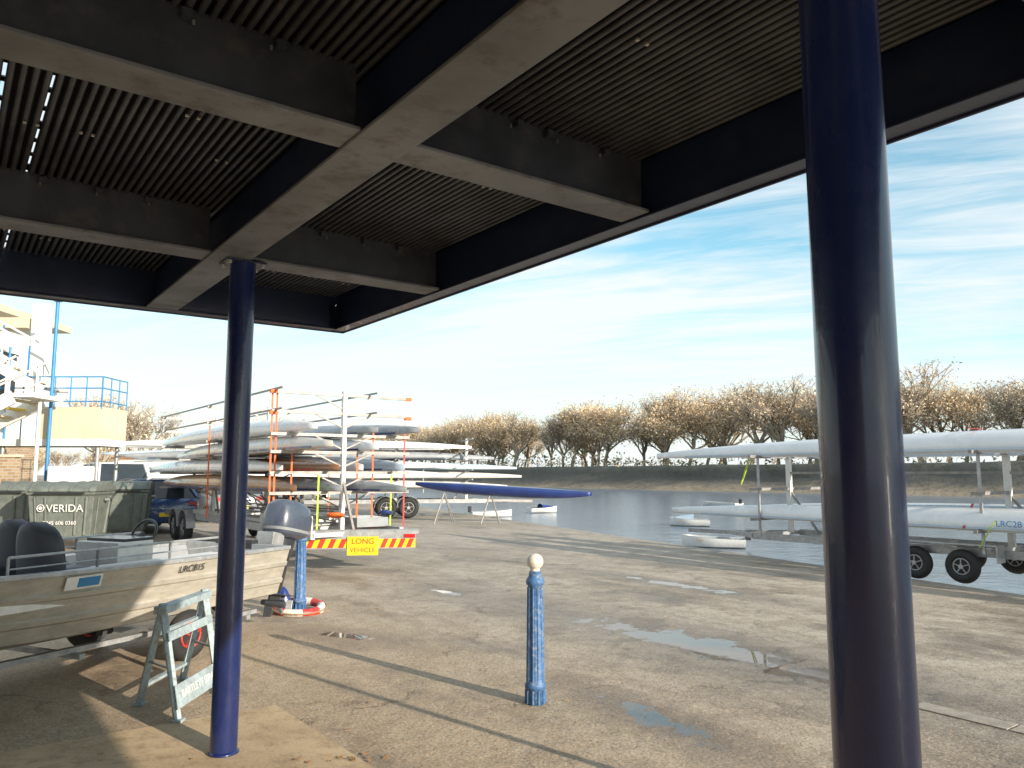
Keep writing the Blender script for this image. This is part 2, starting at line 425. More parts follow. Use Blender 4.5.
for u in(-3.4,-1.35,.69,2.74,4.79):
    for v0,v1 in((-8,-3.52),(-3.28,1.218),(1.452,2.80)):
        ibeam_v(u,.20,v0,v1,Z0+.012,'beam_grey','beam_dark')
b.obj('steel_beams',cp,bevel=.003)
b=B(RU)
v=-7.9; pitch=.042; vs=[]
while v<2.80:
    if abs(v-1.335)>.06:
        b.cyl((v,-6,ZD),(v,6.5,ZD),.0135,'deck_metal',seg=6,cap=True)
    vs.append(v); v+=pitch
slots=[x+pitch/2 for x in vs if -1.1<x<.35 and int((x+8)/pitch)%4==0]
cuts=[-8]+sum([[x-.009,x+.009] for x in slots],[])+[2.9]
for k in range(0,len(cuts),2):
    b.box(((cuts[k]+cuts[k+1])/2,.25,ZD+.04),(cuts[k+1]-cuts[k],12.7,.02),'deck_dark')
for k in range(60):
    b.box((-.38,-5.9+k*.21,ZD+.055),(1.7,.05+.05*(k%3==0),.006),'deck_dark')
b.obj('deck_ribs',cp)
b=B(RU); R=random.Random(9)
for u in(-1.35,.69,2.74,4.79):
    for v in [x*.27-7.5 for x in range(38)]:
        if abs(v-1.335)<.2: continue
        for sd in(-1,1):
            b.box((v+R.gauss(0,.02),u+sd*.075,ZD-.035),(.035,.03,.03),'beam_dark')
            b.cyl((v,u+sd*.075,ZD-.065),(v,u+sd*.075,ZD-.05),.006,'beam_grey',seg=6)
for u in(-.3,.2,1.4,1.95,3.4,3.95,5.4,5.9):
    for v in [x*.31-7.3 for x in range(33)]:
        vv=v+R.gauss(0,.03)
        if abs(vv-1.335)<.15 or R.random()<.35: continue
        uu=u+R.gauss(0,.06)
        for dv in(0,.05): b.box((vv+dv,uu,ZD-.018),(.014,.014,.008),'bolt')
b.obj('fixings',cp)
for c,rad in((V((.735,1.64,0)),.082),(V((-1.665,4.685,0)),.076)):
    e=empty('steel_column',c); b=B()
    b.cyl(c,c+V((0,0,Z0-.014)),rad,'column_paint',seg=64,cap=False)
    b.obj('shaft',e)
    b=B(Matrix.Translation(c)@RU); b.box((0,0,Z0-.0075),(.24,.18,.011),'navy_paint'); b.lathe((0,0,0),[(rad+.012,.0),(rad+.012,.012),(rad+.002,.02)],'column_paint',seg=32)
    for sx in(-1,1):
        for sy in(-1,1): b.cyl((sx*.1,sy*.065,Z0-.03),(sx*.1,sy*.065,Z0-.013),.012,'bolt',seg=6)
    b.obj('cap_plate',e)
b=B(RU); b.box((-8.25,-1,2.4),(.4,14,4.8),'brick'); b.obj('brick_wall')
b=B(RU); b.add([(-8,-6,.004),(2.05,-6,.004),(2.02,-1,.004),(2.1,2,.004),(2.03,4,.004),(2.0,5.5,.004),(-1,5.55,.004),(-8,5.5,.004)],[tuple(range(8))],'concrete_apron'); b.obj('pavement')
b=B(RU)
for k in range(14): b.box((5.6,-5.5+k*.62,.002),(.17,.60,.012),'kerb_stone')
b.obj('drainage_channel')

# ---------------------------------------------------------------- bollards
def bollard(x,y,ball=True,H=1.0,q=.74):
    e=empty('bollard',(x,y,0)); b=B(Matrix.Translation((x,y,0)))
    k=H
    prof=[(.090,0),(.088,.10),(.098,.105),(.100,.13),(.088,.14),(.080,.16),(.070,.62),(.068,.80),(.084,.81),(.086,.84),(.074,.85),(.060,.87),(.052,.90)]
    b.lathe((0,0,0),[(r*q,z*k) for r,z in prof],'bollard_blue',seg=32)
    for i in range(10):
        a=2*math.pi*i/10
        b.cyl((.076*q*math.cos(a),.076*q*math.sin(a),.15*k),(.067*q*math.cos(a),.067*q*math.sin(a),.79*k),.011*q,'bollard_blue',.009*q,seg=6)
        b.cyl((.090*q*math.cos(a),.090*q*math.sin(a),.005),(.088*q*math.cos(a),.088*q*math.sin(a),.095*k),.012*q,'bollard_blue',.011*q,seg=6)
    b.obj('fluted_post',e)
    if ball:
        b=B(Matrix.Translation((x,y,0))); pr=[]
        for i in range(13):
            a=-math.pi/2+math.pi*i/12; pr.append((max(.001,.060*math.cos(a)),(.965*k)+.058*math.sin(a)))
        b.lathe((0,0,0),[(.032,.895*k),(.036,.91*k)]+pr[2:],'buoy_white',seg=24); b.obj('ball_finial',e)
    return e
bollard(.165,5.67,True,1.01,.76)
bollard(-2.50,9.35,False,1.0,.82)
e=empty('lifebuoy',(-2.5,9.3,0)); b=B(); b.torus((-2.48,9.28,.055),.25,.05,'buoy_white',V((0.05,-.12,1)),alt='red_paint',seg=32); b.obj('ring',e)
b=B(); b.torus((-2.48,9.28,.065),.31,.009,'wood',V((0.05,-.12,1)),seg=32,sub=5); b.obj('grab_rope',e)
b=B(Matrix.Translation((-2.66,9.22,0)))
b.loft([[V((r_*math.cos(a)*(1+.3*noise.noise(V((a,z*5,1)))),r_*math.sin(a)*.7*(1+.3*noise.noise(V((a,z*5,4)))),z)) for a in [2*math.pi*k/14 for k in range(14)]] for r_,z in((.10,.0),(.12,.08),(.09,.18),(.05,.26),(.015,.30))],'shell_navy'); b.obj('rope_bag')
b=B(); b.cyl((2.45,2.72,0),(2.45,2.72,2.35),.03,'blue_rail',seg=16); b.lathe((2.45,2.72,0),[(.07,0),(.07,.015),(.03,.02)],'blue_rail'); b.lathe((2.45,2.72,2.35),[(.03,0),(.04,.01),(.035,.04),(.005,.055)],'blue_rail'); b.obj('offscreen_pole')  # unseen pole of unknown use, placed to cast the thin shadow across the ground

# ---------------------------------------------------------------- trestle
F2=V((-2.17,5.25,0)); F3=V((-2.15,5.92,0)); F1=V((-2.60,5.62,0)); F4=V((-2.58,6.29,0))
T1=(F1+F2)/2+V((0,0,.70)); T2=(F3+F4)/2+V((0,0,.70))
e=empty('folding_trestle',T1); b=B()
for f,tp in((F1,T1),(F2,T1),(F3,T2),(F4,T2)): b.beam(f,tp+(tp-f)*.03,.05,.022,'trestle_paint'); b.box(f+V((0,0,.01)),(.075,.07,.02),'trestle_paint')
b.beam(T1-(T2-T1)*.06+V((0,0,-.02)),T2+(T2-T1)*.06+V((0,0,-.02)),.09,.05,'trestle_paint')
def L(a,c,t): return a.lerp(c,t)
b.obj('legs',e,bevel=.004)
b=B()
wd=(F3-F2).normalized()
for t,h in((.20,.15),(.72,.06)):
    pa=L(F2,T1,t); pb=L(F3,T2,t); sl=(T1-F2).normalized(); n=wd.cross(sl).normalized()
    if n.x<0:n=-n
    Rm=Matrix((wd,sl,n)).transposed(); b.box((pa+pb)/2+n*.02,((pb-pa).length+.04,h,.006),'trestle_paint',Rm)
    pa=L(F1,T1,t); pb=L(F4,T2,t); b.beam(pa,pb,.04,.02,'trestle_paint')
b.beam(L(F2,T1,.45),L(F1,T1,.45),.02,.012,'galv'); b.beam(L(F3,T2,.45),L(F4,T2,.45),.02,.012,'galv')
b.obj('cross_plates',e)
pm=(L(F2,T1,.20)+L(F3,T2,.20))/2+n*.026-wd*.03
text('BARTLETT SSPA',pm,wd,sl,.072,'white_paint',e)

# ---------------------------------------------------------------- wheels
def wheel(b,c,axis,R1,w,hub='galv',spokes=5):
    c=V(c); axis=V(axis).normalized(); b.torus(c,R1-w*.5,w*.5,'rubber',axis,seg=28,sub=10)
    Rm=b.frame(V((0,0,0)),axis)
    r=R1-w*.85
    b.cyl(c-axis*w*.32,c+axis*w*.32,r+.006,'rubber',seg=24)
    b.torus(c+axis*w*.33,r-.008,.010,hub,axis,seg=24,sub=6); b.torus(c-axis*w*.33,r-.008,.010,hub,axis,seg=24,sub=6)
    for sd in(-1,1):
        o=c+axis*w*.34*sd
        b.cyl(o-axis*.004,o+axis*.03*sd,r*.28,hub,seg=12)
        for k in range(spokes):
            a=2*math.pi*k/spokes+.3; d=Rm@V((math.cos(a),math.sin(a),0)); b.beam(o,o+d*(r-.005),r*.26,.012,hub)

# ---------------------------------------------------------------- launch on trailer
bd=V((.40,.917,0)).normalized(); bp=V((-bd.y,bd.x,0))
tc=V((-2.27,8.0,0))+bp*.69
MB=Matrix((( -bd.x,bp.x*-1,0,tc.x),( -bd.y,bp.y*-1,0,tc.y),(0,0,1,0),(0,0,0,1)))
e=empty('motor_launch',tc)
def stn(x):
    t=x/5.2; bw=.69*(1-max(0,(t-.45)/.55)**2.2)+.02; bc=.56*(1-max(0,(t-.35)/.65)**1.7)+.01
    zk=.28+.34*max(0,(t-.6)/.4)**2; zc=.40+.32*max(0,(t-.45)/.55)**1.8; zg=.85+.10*t**2
    return bw,bc,zk,zc,zg
b=B(MB); xs=[i*.2 for i in range(27)]; rings=[]
for x in xs:
    bw,bc,zk,zc,zg=stn(min(x,5.19))
    h=zg-zc
    side=[(bc,zc)]
    for k,(f,o_) in enumerate([(.22,0),(.25,.018),(.33,.018),(.36,0),(.60,0),(.63,.018),(.70,.018),(.73,0),(1,0)]):
        side.append((bc+(bw-bc)*f+o_,zc+h*f))
    ring=[V((x,y,z)) for y,z in reversed(side)]+[V((x,bc*.5,(zk+zc)/2-.01)),V((x,0,zk)),V((x,-bc*.5,(zk+zc)/2-.01))]+[V((x,-y,z)) for y,z in side]
    rings.append(ring)
b.loft(rings,'alu',closed=False,smooth=False)
b.add(rings[0],[tuple(range(len(rings[0])))],'alu')
rin=[]
for x in xs:
    bw,bc,zk,zc,zg=stn(min(x,5.19)); rin.append([V((x,max(.0,bw-.05),zg)),V((x,max(0,bc-.05),zc+.06)),V((x,-max(0,bc-.05),zc+.06)),V((x,-max(0,bw-.05),zg))])
b.loft(rin,'shell_grey',closed=False,smooth=False)
b.obj('hull',e)
b=B(MB)
for sd in(-1,1):
    for i in range(len(xs)-1):
        a=stn(min(xs[i],5.19)); c=stn(min(xs[i+1],5.19))
        b.beam((xs[i],sd*a[0]-sd*.02,a[4]+.012),(xs[i+1]+.005,sd*c[0]-sd*.02,c[4]+.012),.075,.035,'galv')
b.box((-.0,0,.80),(.06,1.30,.16),'galv')
b.box((-.015,0,.87),(.09,.5,.10),'black_plastic')
b.box((.45,0,.66),(.5,1.20,.03),'white_paint'); b.box((.45,0,.58),(.44,1.1,.14),'shell_grey')
for sd in(-1,1): b.box((2.1,sd*.54,.76),(2.6,.18,.24),'white_paint')
b.obj('gunwale_and_lockers',e,bevel=.006)
b=B(MB)
b.box((1.55,.10,.83),(.36,.50,.40),'white_paint'); b.box((1.50,.10,1.04),(.30,.46,.03),'black_plastic')
for y0 in(-.58,.58):
    for x0,x1 in((.7,1.4),(1.4,2.1),(2.1,2.8)):
        b.beam((x0,y0,.88),(x0,y0,1.02),.018,.018,'galv'); b.beam((x1,y0,.88),(x1,y0,1.02),.018,.018,'galv'); b.beam((x0,y0,1.02),(x1,y0,1.02),.02,.02,'galv')
        b.beam((x0,y0,.94),(x1,y0,.94),.012,.012,'galv')
b.torus((1.26,.10,1.06),.14,.014,'black_plastic',V((1,0,.5)),seg=24,sub=6)
b.cyl((1.26,.10,1.06),(1.42,.10,1.0),.03,'black_plastic')
b.obj('console',e,bevel=.01)
b=B(MB)
def seat(x,y):
    # cushion and curved bucket back, both rounded
    def sq(a,p=.55): return math.copysign(abs(a)**p,a)
    b.loft([[V((x+.21*k*sq(math.cos(a)),y+.23*k*sq(math.sin(a)),z)) for a in [2*math.pi*i/20 for i in range(20)]] for z,k in((.76,.8),(.78,.98),(.85,1.0),(.88,.9),(.89,.5))],'seat_vinyl')
    b.cyl((x,y,.46),(x,y,.77),.04,'galv')
    rings=[]
    for k in range(12):
        t=k/11; z=.84+.40*t; w=.24*math.sqrt(max(.02,1-max(0,(t-.45)/.56)**2.4)); tk=.055*(1-.35*t)*(1 if k<11 else .4)
        rings.append([V((x+.19+.06*t-.09*abs(math.sin(a))**3+tk*math.cos(a),y+w*sq(math.sin(a),.8),z)) for a in [2*math.pi*i/20 for i in range(20)]])
    b.loft(rings,'seat_vinyl')
seat(2.05,-.20); seat(2.22,.30)
b.obj('seats',e)
b=B(MB@Matrix.Translation((-.34,.20,.03))@Matrix.Rotation(math.radians(-12),4,'Y')@Matrix.Diagonal((1.12,1.12,1.03,1)))
rings=[]
for z,w,l,xo in((.86,.11,.16,0),(.90,.165,.23,-.0),(.99,.18,.26,-.01),(1.10,.175,.255,-.015),(1.19,.155,.23,-.0),(1.245,.11,.165,.01),(1.262,.05,.08,.015)):
    rings.append([V((-.0+xo+l*math.copysign(abs(math.cos(a))**.7,math.cos(a)),w*math.copysign(abs(math.sin(a))**.7,math.sin(a)),z)) for a in [2*math.pi*k/20 for k in range(20)]])
b.loft(rings,'motor_cowl')
rings=[]
for z,w,l in((.925,.174,.247),(.955,.183,.258)):
    rings.append([V((-.003+(l+.006)*math.copysign(abs(math.cos(a))**.7,math.cos(a)),(w+.004)*math.copysign(abs(math.sin(a))**.7,math.sin(a)),z)) for a in [2*math.pi*k/20 for k in range(20)]])
b.loft(rings,'shell_grey',caps=False)
b.loft([[V((l*math.cos(a),w*math.sin(a),z)) for a in [2*math.pi*k/12 for k in range(12)]] for z,w,l in((.30,.035,.07),(.40,.04,.085),(.65,.065,.11),(.86,.09,.15))],'black_plastic')
b.box((-.03,0,.28),(.30,.16,.012),'black_plastic')
b.cyl((.15,0,.19),(-.13,0,.19),.028,'black_plastic',.045,seg=12); b.box((.0,0,.23),(.14,.03,.12),'black_plastic'); b.box((.06,0,.11),(.10,.012,.12),'black_plastic')
for k in range(3):
    a=k*2.094; b.box((-.15,.07*math.cos(a),.19+.07*math.sin(a)),(.015,.06,.09),'galv',Matrix.Rotation(a,3,'X')@Matrix.Rotation(.5,3,'Z'))
b.box((.20,0,.78),(.16,.20,.22),'galv')
b.obj('outboard_motor',e,bevel=.004)
sx=(MB.to_3x3()@V((-1,0,0)))
def hullpt(x,f,off=.01):
    bw,bc,zk,zc,zg=stn(x); return MB@V((x,bc+(bw-bc)*f+off,zc+(zg-zc)*f))
p0=hullpt(1.27,.86,.022); upv=(hullpt(1.15,1,.02)-hullpt(1.15,.75,.02)).normalized()
text('LRC815',p0,sx,upv,.085,'black_plastic',e)
p1=hullpt(2.3,.86,.016); b=B(); up2=upv; z_=sx.cross(up2); Rm=Matrix((sx,up2,z_)).transposed()
b.box(p1,(.30,.10,.004),'white_paint',Rm); b.box(p1+z_*.003+sx*.04,(.18,.07,.004),'blue_rail',Rm); b.obj('sticker',e)
te=empty('boat_trailer',tc)
b=B(MB)
for sd in(-1,1): b.beam((.15,sd*.42,.24),(4.2,sd*.25,.24),.06,.04,'galv')
b.beam((4.2,-.25,.24),(4.2,.25,.24),.05,.05,'galv'); b.beam((4.2,0,.24),(6.2,0,.28),.06,.06,'galv')
for x in(.3,2.1,3.4): b.beam((x,-.48,.205),(x,.48,.205),.05,.04,'galv'); 
for x in(.5,1.8,3.0):
    for sd in(-1,1): b.beam((x,sd*.3,.25),(x,sd*.33,.34),.04,.04,'galv'); b.cyl((x-.08,sd*.31,.33),(x+.08,sd*.31,.33),.035,'rubber')
b.beam((1.20,-.60,.20),(1.20,.60,.20),.05,.05,'galv')
b.obj('chassis',te)
b=B(MB)
for sd in(-1,1): wheel(b,(1.20,sd*.62,.215),(0,1,0),.215,.12,'red_paint',5)
b.obj('wheels',te)

# ---------------------------------------------------------------- shells / rowing boats
def shell(b,p0,p1,w,h,m,flip=True,stripe=None,n=30):
    p0,p1=V(p0),V(p1); R=b.frame(p0,p1); rings=[]
    for i in range(n+1):
        t=i/n; k=max(.03,1-abs(2*t-1)**2.4); kh=max(.12,1-.7*abs(2*t-1)**3)
        c=p0.lerp(p1,t); ring=[]
        for j in range(14):
            a=2*math.pi*j/14; y=math.sin(a); y=y if y>0 else y*.22
            if not flip: y=-y
            ring.append(c+R@V((w/2*k*math.cos(a),h*kh*y,0)))
        rings.append(ring)
    b.loft(rings,m)
    if stripe:
        for sd in(-1,1):
            for i in range(2,n-2):
                t=i/n;t1=(i+1)/n
                k=1-abs(2*t-1)**2.4;k1=1-abs(2*t1-1)**2.4
                b.beam(p0.lerp(p1,t)+R@V((sd*w/2*k,0,0)),p0.lerp(p1,t1)+R@V((sd*w/2*k1,0,0)),.018,.03,stripe)
def xform(o,d):
    d=V(d).normalized(); s_=V((d.y,-d.x,0)); return Matrix(((d.x,s_.x,0,o[0]),(d.y,s_.y,0,o[1]),(0,0,1,0),(0,0,0,1)))
def rack_trailer(o,d,L_,W,levels,posts,topz,arm,wheels,boats,mats='rack_steel',straps=(),name='boat_rack_trailer',zc=.5,wr=.3):
    e=empty(name,(o[0],o[1],0)); M=xform(o,d)
    b=B(M)
    for sd in(-1,1): b.beam((0,sd*W*.42,zc),(L_,sd*W*.42,zc),.07,.14,'galv')
    k=0
    while k<=L_+.01: b.beam((k,-W*.42,zc),(k,W*.42,zc),.06,.07,'galv'); k+=L_/7
    b.beam((L_,0,zc),(L_+2.0,0,zc-.05),.1,.1,mats); b.beam((L_-1,-W*.4,zc),(L_+1.2,0,zc-.02),.06,.08,mats); b.beam((L_-1,W*.4,zc),(L_+1.2,0,zc-.02),.06,.08,mats)
    for px in posts:
        b.beam((px,0,zc),(px,0,topz),.09,.07,'white_paint')
        b.beam((px-.5,0,zc+.02),(px,0,zc+.9),.04,.04,mats)
        for z in levels:
            b.beam((px,-arm,z),(px,arm,z),.05,.05,mats)
            for sd in(-1,1): b.beam((px,0,z-.25),(px,sd*arm*.4,z-.02),.025,.025,mats)
    b.obj('frame',e)
    b=B(M)
    for wx in wheels:
        for sd in(-1,1):
            wheel(b,(wx,sd*W*.5,wr),(0,1,0),wr,wr*.55,'galv',5)
            prev=None
            for q in range(9):
                a=math.pi*q/8; pt=V((wx+(wr+.05)*math.cos(a),sd*W*.5,wr+(wr+.05)*math.sin(a)))
                if prev is not None: b.beam(prev,pt,.2,.01,'galv')
                prev=pt
    b.obj('wheels',e)
    for (y,z,x0,x1,m,st) in boats:
        b=B(M); shell(b,(x0,y,z),(x1,y,z+random.uniform(-.05,.05)),random.uniform(.5,.62),random.uniform(.24,.3),m,True,st); b.obj('rowing_shell',e)
    b=B(M)
    for (x,y,z0,z1,m) in straps: b.beam((x,y,z0),(x+random.uniform(-.05,.05),y,z1),.03,.006,m)
    if straps: b.obj('straps',e)
    return e,M

RA=random.Random(21)
mixm=['shell_white','shell_cream','shell_blue','shell_white','shell_grey','shell_brown']
boats=[]
for z in(1.30,1.65,2.0,2.3):
    for y in(-.9,-.3,.35,.95):
        L0=RA.uniform(9,12.5); x0=RA.uniform(-1.0,1.2); m=RA.choice(mixm)
        if RA.random()<(.92 if z>1.5 else .6): boats.append((y,z+.03,x0,x0+L0,m,RA.choice([None,'shell_navy','red_paint',None])))
oA=V((-2.55,13.1,0))
eA,MA=rack_trailer(oA,D1,10,1.9,[1.28,1.62,1.97,2.27,2.65,2.98],[.7,4.6,8.6],3.05,1.3,[7.3,8.2],boats,
    straps=[(.72,-1.28,.75,3.0,'orange_strap'),(.76,.6,.6,2.4,'orange_strap'),(.80,-1.18,.75,3.0,'orange_strap'),(.74,.3,.6,2.0,'orange_strap'),(4.1,1.2,.6,2.2,'orange_strap'),(.7,-.45,.6,1.6,'lime_strap'),(.76,-.9,.6,2.3,'orange_strap'),
            (.72,1.22,.6,2.5,'red_paint'),(4.5,-1.25,.7,2.6,'orange_strap'),(4.7,-.6,.7,2.3,'red_paint'),(.72,.95,.6,1.7,'lime_strap')],zc=.62,wr=.36)
b=B(MA)
for z in(2.65,3.0):
    for sd in(-1.22,.5): b.beam((.4,sd,z+.03),(RA.uniform(8.5,10.5),sd,z+.03),.03,.03,'rack_steel')
b.box((1.2,-.82,.78),(1.6,.35,.24),'galv'); b.box((.9,.5,.76),(.8,.6,.16),'shell_grey'); b.box((3.0,-.2,.74),(2.2,1.2,.06),'galv')
for y in(-1.27,1.27):
    for z in(2.62,2.98): b.box((.7,y,z),(.06,.12,.06),'orange_strap')
for k in range(10): b.cyl((RA.uniform(.3,2),RA.uniform(-.8,.8),.75+.02*k),(RA.uniform(3,6),RA.uniform(-.8,.8),.76+.02*k),.02,RA.choice(['galv','shell_grey','rack_steel']),seg=8)
# folded riggers stacked on the bed
for k in range(14):
    x=RA.uniform(.3,5.5); y=RA.uniform(-.7,.7); z=.84+RA.uniform(0,.2)
    b.cyl((x,y,z),(x+.5,y+RA.uniform(-.3,.3),z+.22),.014,'galv',seg=6); b.cyl((x,y,z),(x+.6,y+RA.uniform(-.3,.3),z+.02),.014,'galv',seg=6)
b.torus((.5,-.2,.90),.12,.03,'orange_strap',V((.2,.1,1)),seg=20,sub=6); b.torus((.7,.85,.90),.11,.03,'shell_navy',V((.2,.1,1)),seg=20,sub=6)
b.obj('top_rails',eA)
bx=V((.99,.12,0)).normalized(); bc=V((-2.49,12.95,.50)); nb=bx.cross(V((0,0,1))); Rb=Matrix((bx,nb,V((0,0,1)))).transposed()
b=B(); b.box(bc,(1.80,.03,.24),'galv',Rb)
def board(x0,x1,z0,z1,m,off,skew=0):
    b.add([bc+bx*x0+nb*off+V((0,0,z0)),bc+bx*x1+nb*off+V((0,0,z0)),bc+bx*(x1+skew)+nb*off+V((0,0,z1)),bc+bx*(x0+skew)+nb*off+V((0,0,z1))],[(0,1,2,3)],m)
board(-.89,-.22,-.10,.04,'yellow_sign',.020); board(.30,.89,-.10,.04,'yellow_sign',.020)
for k in range(4): board(-.87+k*.17,-.87+k*.17+.085,-.10,.04,'red_sign',.024,.06)
for k in range(4): board(.32+k*.14,.32+k*.14+.075,-.10,.04,'red_sign',.024,.06)
b.box(bc+bx*.04+nb*.035+V((0,0,-.07)),(.50,.012,.30),'yellow_sign',Rb)
for sd in(-.80,.80): b.box(bc+bx*sd+nb*.02+V((0,0,.085)),(.18,.02,.06),'lamp_red',Rb)
b.box(bc+nb*-.12+V((0,0,.15)),(1.9,.25,.06),'galv',Rb)
b.obj('marker_board',eA)
text('LONG',bc+bx*.04+nb*.044+V((0,0,.0)),bx,(0,0,1),.13,'red_sign',eA); text('VEHICLE',bc+bx*.04+nb*.044+V((0,0,-.14)),bx,(0,0,1),.11,'red_sign',eA)

dB=V((.975,.22,0)); oB=V((-7.6,28.7,0)); RBn=random.Random(4); boats=[]
for z in(1.1,1.45,1.8,2.15,2.55):
    for y in(-1.0,-.35,.35,1.0):
        L0=RBn.uniform(11,13.5); x0=-6+RBn.uniform(-1,1)
        if RBn.random()<.9: boats.append((y,z+.03,x0,x0+L0,RBn.choice(['shell_white','shell_white','shell_cream','shell_blue','shell_white','shell_grey']),None))
rack_trailer(oB,dB,6.6,2.0,[1.05,1.4,1.75,2.1,2.5,2.9],[.3,3.3,6.0],2.95,1.35,[2.9,3.7],boats,zc=.6,wr=.38,
    straps=[(.3,-1.38,.6,2.9,'orange_strap'),(3.3,-1.38,.6,2.7,'orange_strap'),(6.0,-1.38,.7,2.2,'red_paint')])
for (ox,oy,sd) in((-17.5,39,32),(-9,40,33),(-22,47,34)):
    RC=random.Random(sd); boats=[]
    for z in(.95,1.35,1.75,2.1,2.5):
        for y in(-.9,-.3,.35,.95):
            L0=RC.uniform(9,14); x0=RC.uniform(-3,0)
            if RC.random()<.7: boats.append((y,z+.03,x0,x0+L0,RC.choice(mixm),RC.choice([None,None,'shell_navy'])))
    rack_trailer((ox,oy,0),(D1 if sd%2 else V((.9,.35,0))),8,1.9,[.9,1.3,1.7,2.1,2.5,2.9],[.6,4,7.4],3.0,1.25,[3.6,4.4],boats,zc=.6,wr=.34)
e=empty('rowing_boat',(0,25,0)); b=B(); shell(b,(-3.2,25.9,1.32),(2.55,24.9,1.0),.60,.30,'shell_navy',False); b.obj('hull',e)
b=B()
for x in(-2.2,-.7):
    for s1 in(-1,1):
        b.beam((x+.3*s1,25.2,0),(x,25.4,1.0),.03,.03,'rack_steel'); b.beam((x+.3*s1,25.9,0),(x,25.4,1.0),.03,.03,'rack_steel')
b.obj('slings',e)

dC=D1
eC=empty('boat_rack_trailer',(6.6,11.7,0))
MC=xform((8.1,11.2,0),dC)
b=B(MC)
for sd in(-.75,.75): b.beam((-6,sd,.45),(5.0,sd,.45),.06,.12,'galv')
for k in range(12): b.beam((-6+k*1.0,-.75,.45),(-6+k*1.0,.75,.45),.05,.07,'galv')
b.beam((5.0,-.75,.45),(6.2,0,.42),.06,.08,'galv'); b.beam((5.0,.75,.45),(6.2,0,.42),.06,.08,'galv'); b.beam((5.8,0,.42),(7.2,0,.4),.08,.08,'galv')
for x in(-4,.9,4.7):
    b.beam((x,0,.5),(x,0,2.0),.09,.07,'white_paint')
    for z in(.78,1.32,1.92): b.beam((x,-1.2,z),(x,1.2,z),.05,.05,'rack_steel')
    b.beam((x,-.95,.45),(x,-.95,1.92),.04,.03,'galv')
    b.beam((x-.6,0,.5),(x,0,1.3),.03,.04,'rack_steel')
b.beam((-4,0,1.62),(4.7,0,1.62),.04,.04,'rack_steel')
b.box((1.55,-.92,.58),(1.7,.24,.02),'galv'); b.box((2.4,-.92,.46),(.02,.24,.24),'galv'); b.box((.7,-.92,.46),(.02,.24,.24),'galv')
b.box((3.2,-.79,.45),(.5,.02,.16),'galv'); b.box((-.6,-.80,.47),(1.0,.02,.2),'galv')
b.obj('frame',eC)
b=B(MC)
for wx in(1.22,1.90):
    for sd in(-1,1): wheel(b,(wx,sd*.92,.25),(0,1,0),.25,.15,'galv',5)
b.obj('wheels',eC)
for (y,z,x0,x1,w,m,st) in((-.75,1.97,-9.5,7.4,.62,'shell_white','shell_blue'),(.1,1.97,-8,5.4,.60,'shell_white','shell_blue'),(.85,1.97,-8,6.4,.6,'shell_cream',None),
                     (-.75,.84,-9.5,7.0,.66,'shell_white','shell_blue'),(.15,.84,-8,6.0,.6,'shell_blue',None),(.9,.84,-8,6.6,.6,'shell_white',None)):
    b=B(MC); shell(b,(x0,y,z),(x1,y,z-.02),w,.29,m,True,st,n=40); b.obj('rowing_shell',eC)
b=B(MC)
for (x,y,z0,z1) in((5.2,-.80,1.40,2.0),(5.25,-.7,1.45,1.95),(.9,-1.10,.55,.95)): b.beam((x,y,z0),(x-.25,y-.03,z1),.025,.006,'lime_strap')
b.beam((1.1,-1.09,.82),(1.1,-.75,1.16),.03,.006,'red_paint'); b.box((1.0,-.75,2.27),(.03,.5,.006),'red_paint')
b.obj('straps',eC)
text('LRC28',MC@V((.50,-1.095,.90)),-dC,(0,0,1),.12,'blue_rail',eC)

# ---------------------------------------------------------------- small craft on the water
def dinghy(x,y,L_,W,ang,cover,name='moored_dinghy'):
    M=Matrix.Translation((x,y,-.95))@Matrix.Rotation(ang,4,'Z'); e=empty(name,(x,y,-.9)); b=B(M); rings=[];rin=[]
    for i in range(13):
        t=i/12; k=(1-max(0,(t-.4)/.6)**2)+.02; X=-L_/2+L_*t; h=.36+.12*t*t
        rings.append([V((X,W/2*k,h)),V((X,W*.42*k,.12)),V((X,0,0+.2*max(0,t-.7))),V((X,-W*.42*k,.12)),V((X,-W/2*k,h))])
        rin.append([V((X,(W/2-.04)*k,h)),V((X,W*.33*k,.18)),V((X,-W*.33*k,.18)),V((X,-(W/2-.04)*k,h))])
    b.loft(rings,'white_paint',closed=False); b.add(rings[0],[(0,1,2,3,4)],'white_paint'); b.loft(rin,'shell_grey',closed=False)
    for xx in(-.2,.2): b.box((L_*xx,0,.32),(.2,W*.8,.03),'wood')
    b.obj('hull',e); b=B(M)
    if cover: b.loft([[V((-L_*.1+L_*.45*t,W*.46*math.cos(a)*(1-t*.5),.36+.28*math.sin(a)*(1-.5*t))) for a in [math.pi*k/8 for k in range(9)]] for t in(0,.3,.6,1)],cover,closed=False); b.obj('cover',e)
    else: b.box((-L_/2-.1,0,.5),(.2,.2,.36),'black_plastic'); b.obj('outboard_motor',e,bevel=.03)
dinghy(8.6,38,1.9,1.1,2.9,'shell_blue'); dinghy(2.0,51,1.9,1.2,.3,'shell_navy'); dinghy(6.9,27,2.1,1.0,2.9,None); dinghy(16,60,3,1.4,2.4,None); dinghy(-1.2,46,2.4,1.2,.2,None)

